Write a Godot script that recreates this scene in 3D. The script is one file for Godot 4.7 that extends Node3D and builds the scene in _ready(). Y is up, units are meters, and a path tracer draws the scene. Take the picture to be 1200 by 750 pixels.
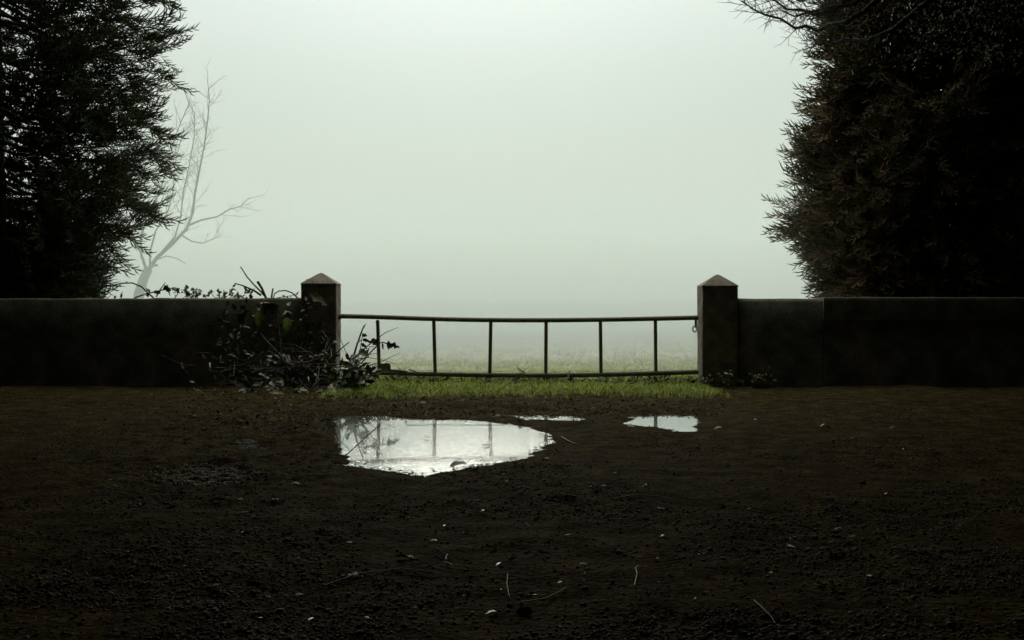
extends Node3D
# A field gate between two rendered piers at the edge of a foggy meadow, seen from the shade of a tree-lined track.
# Units are metres. The photograph's pixels (1200 x 750) are turned into directions by at(); distances come from the ground.

const FOCAL := 1500.0
const EYE := 0.93
const HORIZON := 360.0
const GATE_Z := -14.5
const SKY_LOW := 0.365
const SKY_HIGH := 2.7
const SKY_GLOW := 0.17

class Shape:
	var v := PackedVector3Array()
	var n := PackedVector3Array()
	var c := PackedColorArray()
	var i := PackedInt32Array()
	func vert(p: Vector3, nn: Vector3, col := Color(1, 1, 1)) -> int:
		v.append(p); n.append(nn); c.append(col)
		return v.size() - 1
	func tri(a: int, b: int, d: int) -> void:
		var g := (v[b] - v[a]).cross(v[d] - v[a])
		if g.dot(n[a] + n[b] + n[d]) > 0.0:
			i.append(a); i.append(d); i.append(b)
		else:
			i.append(a); i.append(b); i.append(d)
	func flat(p0: Vector3, p1: Vector3, p2: Vector3, out: Vector3, col := Color(1, 1, 1)) -> void:
		var g := (p1 - p0).cross(p2 - p0).normalized()
		if g.dot(out) < 0.0: g = -g
		tri(vert(p0, g, col), vert(p1, g, col), vert(p2, g, col))
	func quad(p0: Vector3, p1: Vector3, p2: Vector3, p3: Vector3, out: Vector3, col := Color(1, 1, 1)) -> void:
		var g := (p1 - p0).cross(p2 - p0).normalized()
		if g.dot(out) < 0.0: g = -g
		var a := vert(p0, g, col); var b := vert(p1, g, col); var d := vert(p2, g, col); var e := vert(p3, g, col)
		tri(a, b, d); tri(a, d, e)
	func tube(pts: Array, rad: Array, sides := 6, col := Color(1, 1, 1), flatten := 1.0) -> void:
		var side := Vector3.ZERO
		var first := v.size()
		for k in pts.size():
			var p: Vector3 = pts[k]
			var q: Vector3 = pts[mini(k + 1, pts.size() - 1)]
			var o: Vector3 = pts[maxi(k - 1, 0)]
			var t := (q - o).normalized()
			if k == 0:
				side = t.cross(Vector3(0.13, 0.2, 1.0) if absf(t.z) < 0.9 else Vector3(0, 1, 0.1)).normalized()
			else:
				side = (side - t * side.dot(t)).normalized()
			var up := t.cross(side).normalized()
			var r: float = rad[k] if k < rad.size() else rad[-1]
			for s in sides:
				var a := TAU * s / sides
				var nn := side * cos(a) + up * sin(a)
				vert(p + side * (cos(a) * r) + up * (sin(a) * r * flatten), nn, col)
		for k in pts.size() - 1:
			for s in sides:
				var a := first + k * sides + s
				var b := first + k * sides + (s + 1) % sides
				tri(a, b, b + sides); tri(a, b + sides, a + sides)
		if sides >= 5:
			for e in [0, pts.size() - 1]:
				var p: Vector3 = pts[e]
				var q: Vector3 = pts[1] if e == 0 else pts[e - 1]
				var t := (p - q).normalized()
				var r: float = rad[e] if e < rad.size() else rad[-1]
				var mid := vert(p + t * r * 0.35, t, col)
				var ring := []
				for s in sides:
					ring.append(vert(v[first + e * sides + s], (t + n[first + e * sides + s]).normalized(), col))
				for s in sides: tri(mid, ring[s], ring[(s + 1) % sides])
	func join(o: Shape, m: Transform3D, col := Color(1, 1, 1)) -> void:
		var base := v.size()
		for k in o.v.size():
			v.append(m * o.v[k]); n.append((m.basis * o.n[k]).normalized()); c.append(o.c[k] * col)
		for k in o.i: i.append(base + k)
	func mesh(m: Material) -> ArrayMesh:
		var a := []
		a.resize(Mesh.ARRAY_MAX)
		a[Mesh.ARRAY_VERTEX] = v; a[Mesh.ARRAY_NORMAL] = n; a[Mesh.ARRAY_COLOR] = c; a[Mesh.ARRAY_INDEX] = i
		var out := ArrayMesh.new()
		out.add_surface_from_arrays(Mesh.PRIMITIVE_TRIANGLES, a)
		out.surface_set_material(0, m)
		return out

var rng := RandomNumberGenerator.new()
var names := {}
var M := {}

# ---------------------------------------------------------------- helpers
func at(px: float, py: float, depth: float) -> Vector3:
	return Vector3((px - 600.0) / FOCAL * depth, EYE - (py - HORIZON) / FOCAL * depth, -depth)
func on_ground(px: float, py: float) -> Vector2:
	var d := EYE * FOCAL / (py - HORIZON)
	return Vector2((px - 600.0) / FOCAL * d, -d)
func rnd(a: float, b: float) -> float: return rng.randf_range(a, b)
func any_dir() -> Vector3:
	var d := Vector3(rng.randfn(), rng.randfn(), rng.randfn())
	return d.normalized() if d.length() > 0.01 else Vector3.UP
func numbered(called: String) -> String:
	var k: int = names.get(called, 0)
	names[called] = k + 1
	return called if k == 0 else "%s_%03d" % [called, k]
func tag(o: Node, label: String, category: String, group := "", kind := "") -> void:
	if label: o.set_meta("label", label)
	if category: o.set_meta("category", category)
	if group: o.set_meta("group", group)
	if kind: o.set_meta("kind", kind)
func thing(called: String, label: String, category: String, where := Vector3.ZERO, group := "") -> Node3D:
	var o := Node3D.new()
	o.name = numbered(called)
	add_child(o)
	o.position = where
	tag(o, label, category, group)
	return o
func part(called: String, s: Shape, m: Material, parent: Node, shift := Vector3.ZERO) -> MeshInstance3D:
	var o := MeshInstance3D.new()
	o.mesh = s.mesh(m)
	o.name = numbered(called) if parent == self else called
	parent.add_child(o, true)
	o.position = shift
	return o
func copies(called: String, mesh: Mesh, places: Array, colors: Array, parent: Node) -> MultiMeshInstance3D:
	var mm := MultiMesh.new()
	mm.transform_format = MultiMesh.TRANSFORM_3D
	mm.use_colors = true
	mm.mesh = mesh
	mm.instance_count = places.size()
	for k in places.size():
		mm.set_instance_transform(k, places[k])
		mm.set_instance_color(k, colors[k % colors.size()])
	var o := MultiMeshInstance3D.new()
	o.multimesh = mm
	o.name = numbered(called) if parent == self else called
	parent.add_child(o, true)
	o.set_meta("kind", "stuff")
	return o
func lin(r: float, g: float, b: float) -> Color: return Color(r, g, b).linear_to_srgb()
func mat(albedo: Color, rough: float, vertex := false) -> StandardMaterial3D:
	var m := StandardMaterial3D.new()
	m.albedo_color = albedo
	m.roughness = rough
	m.vertex_color_use_as_albedo = vertex
	m.cull_mode = BaseMaterial3D.CULL_DISABLED
	return m
func noise(freq: float, sd: int, octaves := 4) -> FastNoiseLite:
	var f := FastNoiseLite.new()
	f.noise_type = FastNoiseLite.TYPE_SIMPLEX_SMOOTH
	f.seed = sd
	f.frequency = freq
	f.fractal_octaves = octaves
	return f
func grey_image(size: int, freq: float, sd: int, octaves := 5) -> Image:
	var img := noise(freq, sd, octaves).get_seamless_image(size, size)
	img.convert(Image.FORMAT_L8)
	return img
# a texture that runs through the colours of ramp by the sum of a coarse and a fine noise
func mottled(size: int, f1: float, f2: float, share: float, ramp: Gradient, sd: int) -> ImageTexture:
	var a := grey_image(size, f1, sd)
	var b := grey_image(size, f2, sd + 7)
	var out := Image.create(size, size, true, Image.FORMAT_RGB8)
	for y in size:
		for x in size:
			var t := a.get_pixel(x, y).r * (1.0 - share) + b.get_pixel(x, y).r * share
			out.set_pixel(x, y, ramp.sample(t))
	out.generate_mipmaps()
	return ImageTexture.create_from_image(out)
func relief(size: int, freq: float, sd: int, strength: float, octaves := 5) -> ImageTexture:
	var a := grey_image(size, freq, sd, octaves)
	a.bump_map_to_normal_map(strength)
	return ImageTexture.create_from_image(a)
func ramp_of(stops: Array) -> Gradient:
	var g := Gradient.new()
	var o := PackedFloat32Array()
	var c := PackedColorArray()
	for s in stops:
		o.append(s[0]); c.append(s[1])
	g.offsets = o; g.colors = c
	return g
func triplanar(m: StandardMaterial3D, scale: float, world := true) -> void:
	m.uv1_triplanar = true
	m.uv1_world_triplanar = world
	m.uv1_scale = Vector3.ONE * scale

# ---------------------------------------------------------------- the lie of the land
var low_noise: FastNoiseLite
var mid_noise: FastNoiseLite
var fine_noise: FastNoiseLite
var shores := []        # [polygon, bounds, depth of the bowl, how stony]
func signed_distance(p: Vector2, poly: PackedVector2Array) -> float:
	var best := 1e9
	var inside := false
	var j := poly.size() - 1
	for k in poly.size():
		var a := poly[j]
		var b := poly[k]
		var e := b - a
		var w := p - a
		var t := clampf(w.dot(e) / e.length_squared(), 0.0, 1.0)
		best = minf(best, (w - e * t).length_squared())
		if (a.y > p.y) != (b.y > p.y) and p.x < (b.x - a.x) * (p.y - a.y) / (b.y - a.y) + a.x: inside = not inside
		j = k
	return -sqrt(best) if inside else sqrt(best)
func gritty_at(x: float, z: float) -> float:
	return smoothstep(-0.25, 0.3, low_noise.get_noise_2d(x * 1.6 + 40.0, z * 1.6) + 0.35 * mid_noise.get_noise_2d(x + 17.0, z))
func ground_y(x: float, z: float) -> float:
	if z < -14.48: return meadow_y(x, z)
	var f := fine_noise.get_noise_2d(x, z)
	var m := mid_noise.get_noise_2d(x, z)
	var gritty := gritty_at(x, z)
	var rough := m * 0.016 + f * (0.003 + 0.007 * gritty)
	var way := x + 0.25 * sin(z * 0.35) + 0.1
	var h := 0.05 + low_noise.get_noise_2d(x, z) * 0.03 + rough - 0.022 * (exp(-pow((way - 0.85) / 0.2, 2.0)) + exp(-pow((way + 0.85) / 0.2, 2.0))) * (0.6 + low_noise.get_noise_2d(x * 0.5 + 9.0, z))
	h = maxf(h, 0.014)
	for s in shores:
		var box: Rect2 = s[1]
		if not box.has_point(Vector2(x, z)): continue
		var d := signed_distance(Vector2(x, z), s[0])
		if d > 0.6: continue
		var edge := d + (f * 0.09 + m * 0.09) * clampf(s[2] * 20.0 - 0.2, 0.3, 1.0)
		var bowl: float
		if s[3] > 0.0:
			bowl = (0.0 if s[3] < 0.7 else 0.012 if s[3] > 1.05 else 0.018) + f * 0.022 * s[3] + m * 0.016 * s[3] + maxf(d + 0.1, 0.0) * 0.06
		else:
			bowl = clampf(edge * 0.11, -s[2], 0.05) + rough * 0.3 * smoothstep(0.0, 0.5, absf(d))
		h = lerpf(bowl, h, smoothstep(0.15, 0.6, d))
	if z < -13.2: h = lerpf(h, meadow_y(x, z), smoothstep(-13.2, -14.4, z))
	return h
func meadow_y(x: float, z: float) -> float:
	var away := maxf(-z - 15.0, 0.0)
	return 0.05 + low_noise.get_noise_2d(x, z) * 0.03 + mid_noise.get_noise_2d(x, z) * 0.02 + smoothstep(0.0, 25.0, away) * clampf(x, -14.0, 14.0) * 0.05
func sheet(xs: Array, zs: Array, height: Callable) -> Shape:
	var s := Shape.new()
	var w := xs.size()
	for z in zs:
		for x in xs: s.vert(Vector3(x, height.call(x, z), z), Vector3.UP)
	for r in zs.size() - 1:
		for k in w - 1:
			var a := r * w + k
			s.tri(a, a + 1, a + w + 1); s.tri(a, a + w + 1, a + w)
	for r in zs.size():
		for k in w:
			var a := r * w + k
			var dx := s.v[r * w + mini(k + 1, w - 1)] - s.v[r * w + maxi(k - 1, 0)]
			var dz := s.v[mini(r + 1, zs.size() - 1) * w + k] - s.v[maxi(r - 1, 0) * w + k]
			var g := dz.cross(dx).normalized()
			s.n[a] = g if g.y > 0.0 else -g
	return s
func spread(from: float, to: float, first: float, growth: float) -> Array:
	var out := []
	var p := from
	var step := first
	var way := signf(to - from)
	while (to - p) * way > 0.0:
		out.append(p)
		p += step * way
		step *= growth
	out.append(to)
	return out

# ---------------------------------------------------------------- plants
# one leaf lying along +x from its stalk, folded on the midrib and bent down
func leaf_shape(length: float, width: float, fold: float, bend: float, rows := 5, tip := 0.85, ragged := 0.0, twist := 0.0, sd := 1) -> Shape:
	var s := Shape.new()
	var f := noise(1.0, sd, 2)
	for k in rows + 1:
		var t := float(k) / rows
		var w := width * 0.5 * pow(sin(PI * pow(t, tip)), 0.8) if k > 0 and k < rows else 0.0
		var y := -bend * t * t * length
		var x := t * length * (1.0 - 0.25 * absf(bend) * t)
		var turn := twist * (t - 0.3)
		s.vert(Vector3(x, y, ragged * 0.3 * f.get_noise_1d(k * 1.3)), Vector3.UP)
		for side in [1.0, -1.0]:
			var e: float = w * (1.0 + ragged * 2.0 * f.get_noise_2d(k * 1.7, side * 3.0))
			var up: float = fold * e + sin(turn) * e * side + ragged * 0.25 * e * f.get_noise_2d(k * 2.1, side * 5.0 + 9.0)
			s.vert(Vector3(x, y + up, e * side * cos(turn)), Vector3(bend * t, 1, -side * fold - sin(turn)).normalized())
	for k in rows:
		var a := k * 3
		for o in [1, 2]:
			if k > 0: s.tri(a, a + o, a + 3 + o)
			if k < rows - 1: s.tri(a, a + 3 + o, a + 3)
			elif k > 0: s.tri(a, a + o, a + 3)
	return s
func facing(dir: Vector3, up := Vector3.UP, scale := 1.0, roll := 0.0) -> Basis:
	var x := dir.normalized()
	var z := x.cross(up)
	if z.length() < 0.01: z = x.cross(Vector3(0, 0, 1))
	z = z.normalized()
	var b := Basis(x, z.cross(x), z)
	return b.rotated(x, roll) * Basis.from_scale(Vector3.ONE * scale)
# a spray of cord-like shoots, as on a cedar: along +x, tips turned up
func spray_shape(length: float, sd: int) -> Shape:
	rng.seed = sd
	var s := Shape.new()
	s.tube([Vector3.ZERO, Vector3(length * 0.5, -0.01, 0), Vector3(length, 0.03, 0)], [0.006, 0.005, 0.003], 3)
	var shoots := 17
	for k in shoots:
		var t := (k + 0.6) / shoots
		var from := Vector3(length * t, 0.03 * t * t - 0.01 * sin(PI * t), 0)
		var turn := k * 2.4 + rnd(-0.4, 0.4)
		var dir := Vector3(0.8, 0.55 * cos(turn) + 0.15, 0.7 * sin(turn)).normalized()
		var l := length * rnd(0.3, 0.5) * (1.0 - 0.5 * t)
		var mid := from + dir * l * 0.55
		var end := from + dir * l + Vector3(l * 0.1, l * 0.16, 0)
		s.tube([from, mid, end], [0.005, 0.0105, 0.002], 3)
		for q in 6:
			var u := rnd(0.2, 1.0)
			var b := from.lerp(end, u)
			var nd := (dir * 0.9 + any_dir() * 0.7).normalized()
			var nl := rnd(0.018, 0.036)
			var w := nd.cross(any_dir()).normalized() * 0.004
			s.flat(b - w, b + w, b + nd * nl, Vector3(0, 1, 0.2))
	return s
# a clump of broad leaves in a ball
func clump_shape(radius: float, count: int, leaf_len: float, leaf_wide: float, sd: int) -> Shape:
	rng.seed = sd
	var s := Shape.new()
	for k in count:
		var d := any_dir()
		var p := d * radius * pow(rng.randf(), 0.45)
		var dir := (d + any_dir() * 0.8 + Vector3(0, -0.25, 0)).normalized()
		var w := dir.cross(any_dir()).normalized() * leaf_wide * rnd(0.35, 0.6)
		var l := leaf_len * rnd(0.7, 1.2)
		var out := w.cross(dir).normalized()
		if out.y < 0: out = -out
		var a := s.vert(p, out); var b := s.vert(p + dir * l * 0.45 + w, (out + w.normalized() * 0.3).normalized())
		var e := s.vert(p + dir * l, out); var f := s.vert(p + dir * l * 0.45 - w, (out - w.normalized() * 0.3).normalized())
		s.tri(a, b, e); s.tri(a, e, f)
	return s
func radius_at(y: float, table: Array) -> float:
	if y <= table[0][0]: return table[0][1]
	for k in table.size() - 1:
		if y <= table[k + 1][0]:
			return lerpf(table[k][1], table[k + 1][1], (y - table[k][0]) / (table[k + 1][0] - table[k][0]))
	return table[-1][1]
# a cedar-like evergreen: trunk, limbs, and a crown of sprays inside the outline radius_at(height)
func conifer(label: String, where: Vector3, top: float, outline: Array, limbs: int, per_limb: int, sprays: Array, tints: Array, sd: int) -> Node3D:
	var t := thing("conifer_tree", label, "tree", where)
	rng.seed = sd
	var s := Shape.new()
	var lean := Vector3(rnd(-0.1, 0.1), 0, rnd(-0.1, 0.1))
	s.tube([Vector3(0, -0.1, 0), Vector3(0, 0.5, 0), Vector3(0, top * 0.5, 0) + lean, Vector3(0, top, 0)], [0.24, 0.19, 0.12, 0.02], 9)
	part("trunk", s, M.bark, t)
	var wood := Shape.new()
	var places := [[], [], []]
	for k in limbs:
		var tip_y := lerpf(0.85, top * 0.98, pow((k + rng.randf()) / limbs, 1.5))
		var az := k * 2.39996 + rnd(-0.5, 0.5)
		var reach := maxf(0.25, radius_at(tip_y, outline) * (0.6 + 0.4 * pow(rng.randf(), 0.5)) - 0.2)
		var base_y := clampf(tip_y - rnd(-0.25, 0.6) * reach * 0.7, 0.5, top * 0.97)
		var out := Vector3(cos(az), 0, sin(az))
		var bend := rnd(-0.2, 0.2)
		var across := out.cross(Vector3.UP)
		var pts := []
		var rad := []
		for q in 6:
			var u := q / 5.0
			pts.append(out * reach * u + across * bend * sin(PI * u) * reach + Vector3(0, lerpf(base_y, tip_y, u) - 0.12 * reach * sin(PI * u), 0) + any_dir() * 0.04 * u)
			rad.append(lerpf(0.026, 0.004, u) * clampf(reach / 2.0, 0.4, 1.2))
		wood.tube(pts, rad, 4)
		var slope := (tip_y - base_y) / reach
		for q in per_limb:
			var u := pow(rnd(0.03, 1.0), 0.62)
			var seg := minf(u * 5.0, 4.999)
			var p: Vector3 = pts[int(seg)].lerp(pts[int(seg) + 1], seg - int(seg))
			var side := rng.randfn(0.0, 1.0)
			var off := (across * side * 0.5 + Vector3(0, rng.randfn(0.0, 0.4), 0)) * (0.1 + 0.45 * (1.0 - u) + 0.12)
			var dir := (out * (0.5 + 0.5 * u) + across * signf(side) * rnd(0.0, 1.0) + Vector3(0, slope * 0.4 + rnd(-0.95, 0.5), 0)).normalized()
			places[rng.randi() % 3].append(Transform3D(facing(dir, (Vector3.UP + any_dir() * 0.5).normalized(), rnd(0.5, 1.0), rnd(-0.6, 0.6)), p + off))
	part("limbs", wood, M.bark, t)
	for k in 3: copies("crown", sprays[k], places[k], tints, t)
	return t
# a broadleaved evergreen: trunk, limbs, and leaf clumps in the outer part of an uneven ellipsoid
func broadleaf(called: String, label: String, where: Vector3, centre: Vector3, size: Vector3, count: int, clumps: Array, tints: Array, sd: int, group := "") -> Node3D:
	var t := thing(called, label, "tree" if called.ends_with("tree") else "shrub", where, group)
	rng.seed = sd
	var s := Shape.new()
	s.tube([Vector3(0, -0.1, 0), Vector3(0.04, centre.y * 0.45, 0.03), centre * Vector3(0.3, 0.75, 0.3), centre + Vector3(0, size.y * 0.4, 0)], [0.3, 0.22, 0.16, 0.03], 8)
	part("trunk", s, M.bark, t)
	var wood := Shape.new()
	for k in 11:
		var d := any_dir()
		d.y = absf(d.y) * 0.7
		var from := centre * Vector3(0.3, rnd(0.55, 0.85), 0.3)
		var to := centre + d * size * 0.8
		wood.tube([from, from.lerp(to, 0.5) + Vector3(0, -0.2, 0), to], [0.09, 0.05, 0.012], 5)
	part("limbs", wood, M.bark, t)
	var f := noise(0.5, sd, 2)
	var places := [[], []]
	for k in count:
		var d := any_dir()
		var r := pow(rnd(0.12, 1.0), 0.4) * (0.86 + 0.3 * f.get_noise_3dv(d * 3.0))
		var p := centre + d * size * r
		if p.y + where.y < 0.1: p.y = 0.1 + rnd(0, 0.4)
		places[k % 2].append(Transform3D(facing(any_dir(), Vector3.UP, rnd(0.8, 1.25)), p))
	for k in 2: copies("crown", clumps[k], places[k], tints, t)
	return t
# twigs that fork off a limb; added to s
func twigs(s: Shape, pts: Array, r: float, gap: float, length: float, level: int, lift: float, flat_z := 1.0) -> void:
	for k in pts.size() - 1:
		var a: Vector3 = pts[k]
		var b: Vector3 = pts[k + 1]
		var n := maxi(1, int(round(a.distance_to(b) / gap)))
		for q in n:
			var u := (q + rng.randf()) / n
			var along := (b - a).normalized()
			var side := any_dir()
			side.z *= flat_z
			side = (side - along * side.dot(along)).normalized()
			var dir := (along * rnd(0.5, 1.0) + side * rnd(0.6, 1.0) + Vector3(0, lift, 0)).normalized()
			var l := length * rnd(0.45, 1.15)
			var p := a.lerp(b, u)
			var bow := any_dir() * l * 0.12 + Vector3(0, lift * l * 0.15, 0)
			var path := [p, p + dir * l * 0.4 + bow * 0.4, p + dir * l * 0.75 + bow, p + dir * l + bow * 1.7]
			s.tube(path, [r, r * 0.8, r * 0.6, r * 0.35], 4 if level > 1 else 3)
			if level > 1: twigs(s, path, r * 0.62, gap * 0.85, length * 0.5, level - 1, lift * 0.8, flat_z)

# ---------------------------------------------------------------- materials
func make_materials() -> void:
	var soil := mat(Color.WHITE, 0.97)
	soil.metallic_specular = 0.03
	soil.albedo_texture = mottled(512, 0.008, 0.06, 0.55, ramp_of([[0.25, lin(0.014, 0.0098, 0.0042)], [0.5, lin(0.036, 0.026, 0.0105)], [0.62, lin(0.05, 0.037, 0.015)], [0.8, lin(0.09, 0.07, 0.036)]]), 3)
	soil.roughness_texture = mottled(512, 0.01, 0.09, 0.5, ramp_of([[0.3, Color(0.8, 0.8, 0.8)], [0.7, Color(1, 1, 1)]]), 23)
	soil.normal_enabled = true
	soil.normal_texture = relief(512, 0.05, 5, 3.5)
	soil.normal_scale = 0.8
	triplanar(soil, 0.9)
	M.soil = soil
	var turf := mat(Color.WHITE, 0.95)
	turf.albedo_texture = mottled(512, 0.012, 0.08, 0.5, ramp_of([[0.25, lin(0.24, 0.235, 0.1)], [0.5, lin(0.34, 0.31, 0.15)], [0.75, lin(0.42, 0.34, 0.19)]]), 31)
	triplanar(turf, 0.31)
	M.turf = turf
	var water := mat(lin(0.012, 0.012, 0.009), 0.03)
	water.metallic_specular = 0.9
	water.metallic = 0.25
	water.clearcoat_enabled = true
	water.clearcoat = 1.0
	water.clearcoat_roughness = 0.03
	water.normal_enabled = true
	water.normal_texture = relief(512, 0.04, 11, 3.0, 3)
	water.normal_scale = 0.28
	triplanar(water, 1.0)
	water.uv1_scale = Vector3(0.55, 1.0, 1.9)
	M.water = water
	var render := mat(Color.WHITE, 0.9)
	render.albedo_texture = mottled(512, 0.007, 0.07, 0.45, ramp_of([[0.25, lin(0.055, 0.062, 0.032)], [0.48, lin(0.12, 0.11, 0.075)], [0.62, lin(0.17, 0.145, 0.105)], [0.8, lin(0.24, 0.215, 0.165)]]), 41)
	render.normal_enabled = true
	render.normal_scale = 0.4
	render.normal_texture = relief(512, 0.07, 43, 2.0)
	triplanar(render, 0.8)
	M.render = render
	var pier := mat(Color.WHITE, 0.88)
	pier.albedo_texture = mottled(512, 0.008, 0.08, 0.5, ramp_of([[0.25, lin(0.075, 0.055, 0.035)], [0.5, lin(0.14, 0.105, 0.07)], [0.75, lin(0.22, 0.18, 0.13)]]), 47)
	pier.normal_enabled = true
	pier.normal_texture = relief(512, 0.05, 49, 4.0)
	triplanar(pier, 1.1)
	M.pier = pier
	var iron := mat(Color.WHITE, 0.6)
	iron.albedo_texture = mottled(256, 0.012, 0.09, 0.5, ramp_of([[0.3, lin(0.10, 0.10, 0.07)], [0.55, lin(0.16, 0.145, 0.10)], [0.75, lin(0.2, 0.14, 0.09)]]), 53)
	iron.metallic_specular = 0.4
	triplanar(iron, 3.0)
	iron.metallic_specular = 0.3
	M.iron = iron
	M.steel = mat(lin(0.5, 0.5, 0.47), 0.35)
	M.steel.metallic = 0.8
	var bark := mat(Color.WHITE, 0.95)
	bark.albedo_texture = mottled(256, 0.02, 0.1, 0.5, ramp_of([[0.3, lin(0.03, 0.024, 0.018)], [0.7, lin(0.1, 0.08, 0.06)]]), 59)
	triplanar(bark, 2.0, false)
	M.bark = bark
	var spray := mat(Color.WHITE, 0.8, true)
	spray.backlight = Color(0.8, 0.8, 0.8)
	spray.metallic_specular = 0.1
	M.spray = spray
	var leaves := mat(Color.WHITE, 0.55, true)
	leaves.backlight = Color(0.3, 0.3, 0.3)
	leaves.metallic_specular = 0.2
	M.leaves = leaves
	var blades := mat(Color.WHITE, 0.7, true)
	blades.backlight = Color(1.0, 1.0, 1.0)
	blades.metallic_specular = 0.15
	M.blades = blades
	M.stone = mat(Color.WHITE, 0.8, true)
	M.stone.metallic_specular = 0.12
	M.litter = mat(Color.WHITE, 0.5, true)
	M.litter.backlight = Color(0.3, 0.3, 0.3)
	M.litter.metallic_specular = 0.12
	M.litter.roughness = 0.8
	M.big_leaf = mat(Color.WHITE, 0.5, true)
	M.big_leaf.backlight = Color(0.9, 0.9, 0.9)
	M.stalk = mat(Color.WHITE, 0.75, true)
	M.weed = mat(lin(0.045, 0.065, 0.018), 0.7)
	M.weed.backlight = Color(0.5, 0.5, 0.5)

# an overcast sky: dim at the horizon, brightest overhead, with the soft glow of the veiled sun
func overcast(sunward: Vector3) -> Image:
	var w := 512
	var h := 256
	var img := Image.create(w, h, false, Image.FORMAT_RGBF)
	for y in h:
		var el := PI * (0.5 - (y + 0.5) / h)
		var up := maxf(sin(el), 0.0)
		var light := SKY_LOW + SKY_HIGH * pow(up, 1.7)
		for x in w:
			var az := TAU * (x + 0.5) / w
			var d := Vector3(sin(az) * cos(el), sin(el), -cos(az) * cos(el))
			var ang := rad_to_deg(acos(clampf(d.dot(sunward), -1.0, 1.0)))
			var glow := SKY_GLOW * exp(-ang * ang / 150.0)
			img.set_pixel(x, y, Color(light * 0.905 + glow * 0.96, light + glow, light * 0.93 + glow * 0.96))
	return img

func _ready() -> void:
	# ------------------------------------------------------------ camera, sky, sun, air
	var cam := Camera3D.new()
	cam.name = "camera"
	cam.fov = rad_to_deg(2.0 * atan(375.0 / FOCAL))
	cam.near = 0.05
	cam.far = 1000.0
	cam.position = Vector3(0, EYE, 0)
	cam.rotation.x = -atan((375.0 - HORIZON) / FOCAL)
	add_child(cam)
	cam.current = true
	var sunward := Vector3(-0.03, 0.31, -1.0).normalized()
	var sky_look := PanoramaSkyMaterial.new()
	sky_look.panorama = ImageTexture.create_from_image(overcast(sunward))
	var env := Environment.new()
	env.background_mode = Environment.BG_SKY
	env.sky = Sky.new()
	env.sky.sky_material = sky_look
	env.tonemap_mode = Environment.TONE_MAPPER_LINEAR
	env.tonemap_exposure = 1.32
	env.volumetric_fog_enabled = true
	env.volumetric_fog_density = 0.0
	env.sdfgi_enabled = true
	env.ssao_enabled = true
	env.ssil_enabled = true
	var world := WorldEnvironment.new()
	world.name = "environment"
	world.environment = env
	add_child(world)
	var sun := DirectionalLight3D.new()
	sun.name = "sun"
	sun.light_energy = 0.3
	sun.light_color = Color(1.0, 0.97, 0.9)
	sun.light_angular_distance = 12.0
	sun.shadow_enabled = true
	add_child(sun)
	sun.look_at_from_position(Vector3.ZERO, -sunward, Vector3.UP)

	make_materials()
	low_noise = noise(0.35, 101, 2)
	mid_noise = noise(1.7, 102, 3)
	fine_noise = noise(7.0, 103, 3)
	build_ground()
	build_mist()
	build_walls()
	build_gate()
	build_trees()
	build_bare_tree()
	build_grass()
	build_weeds()
	build_litter()

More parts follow.
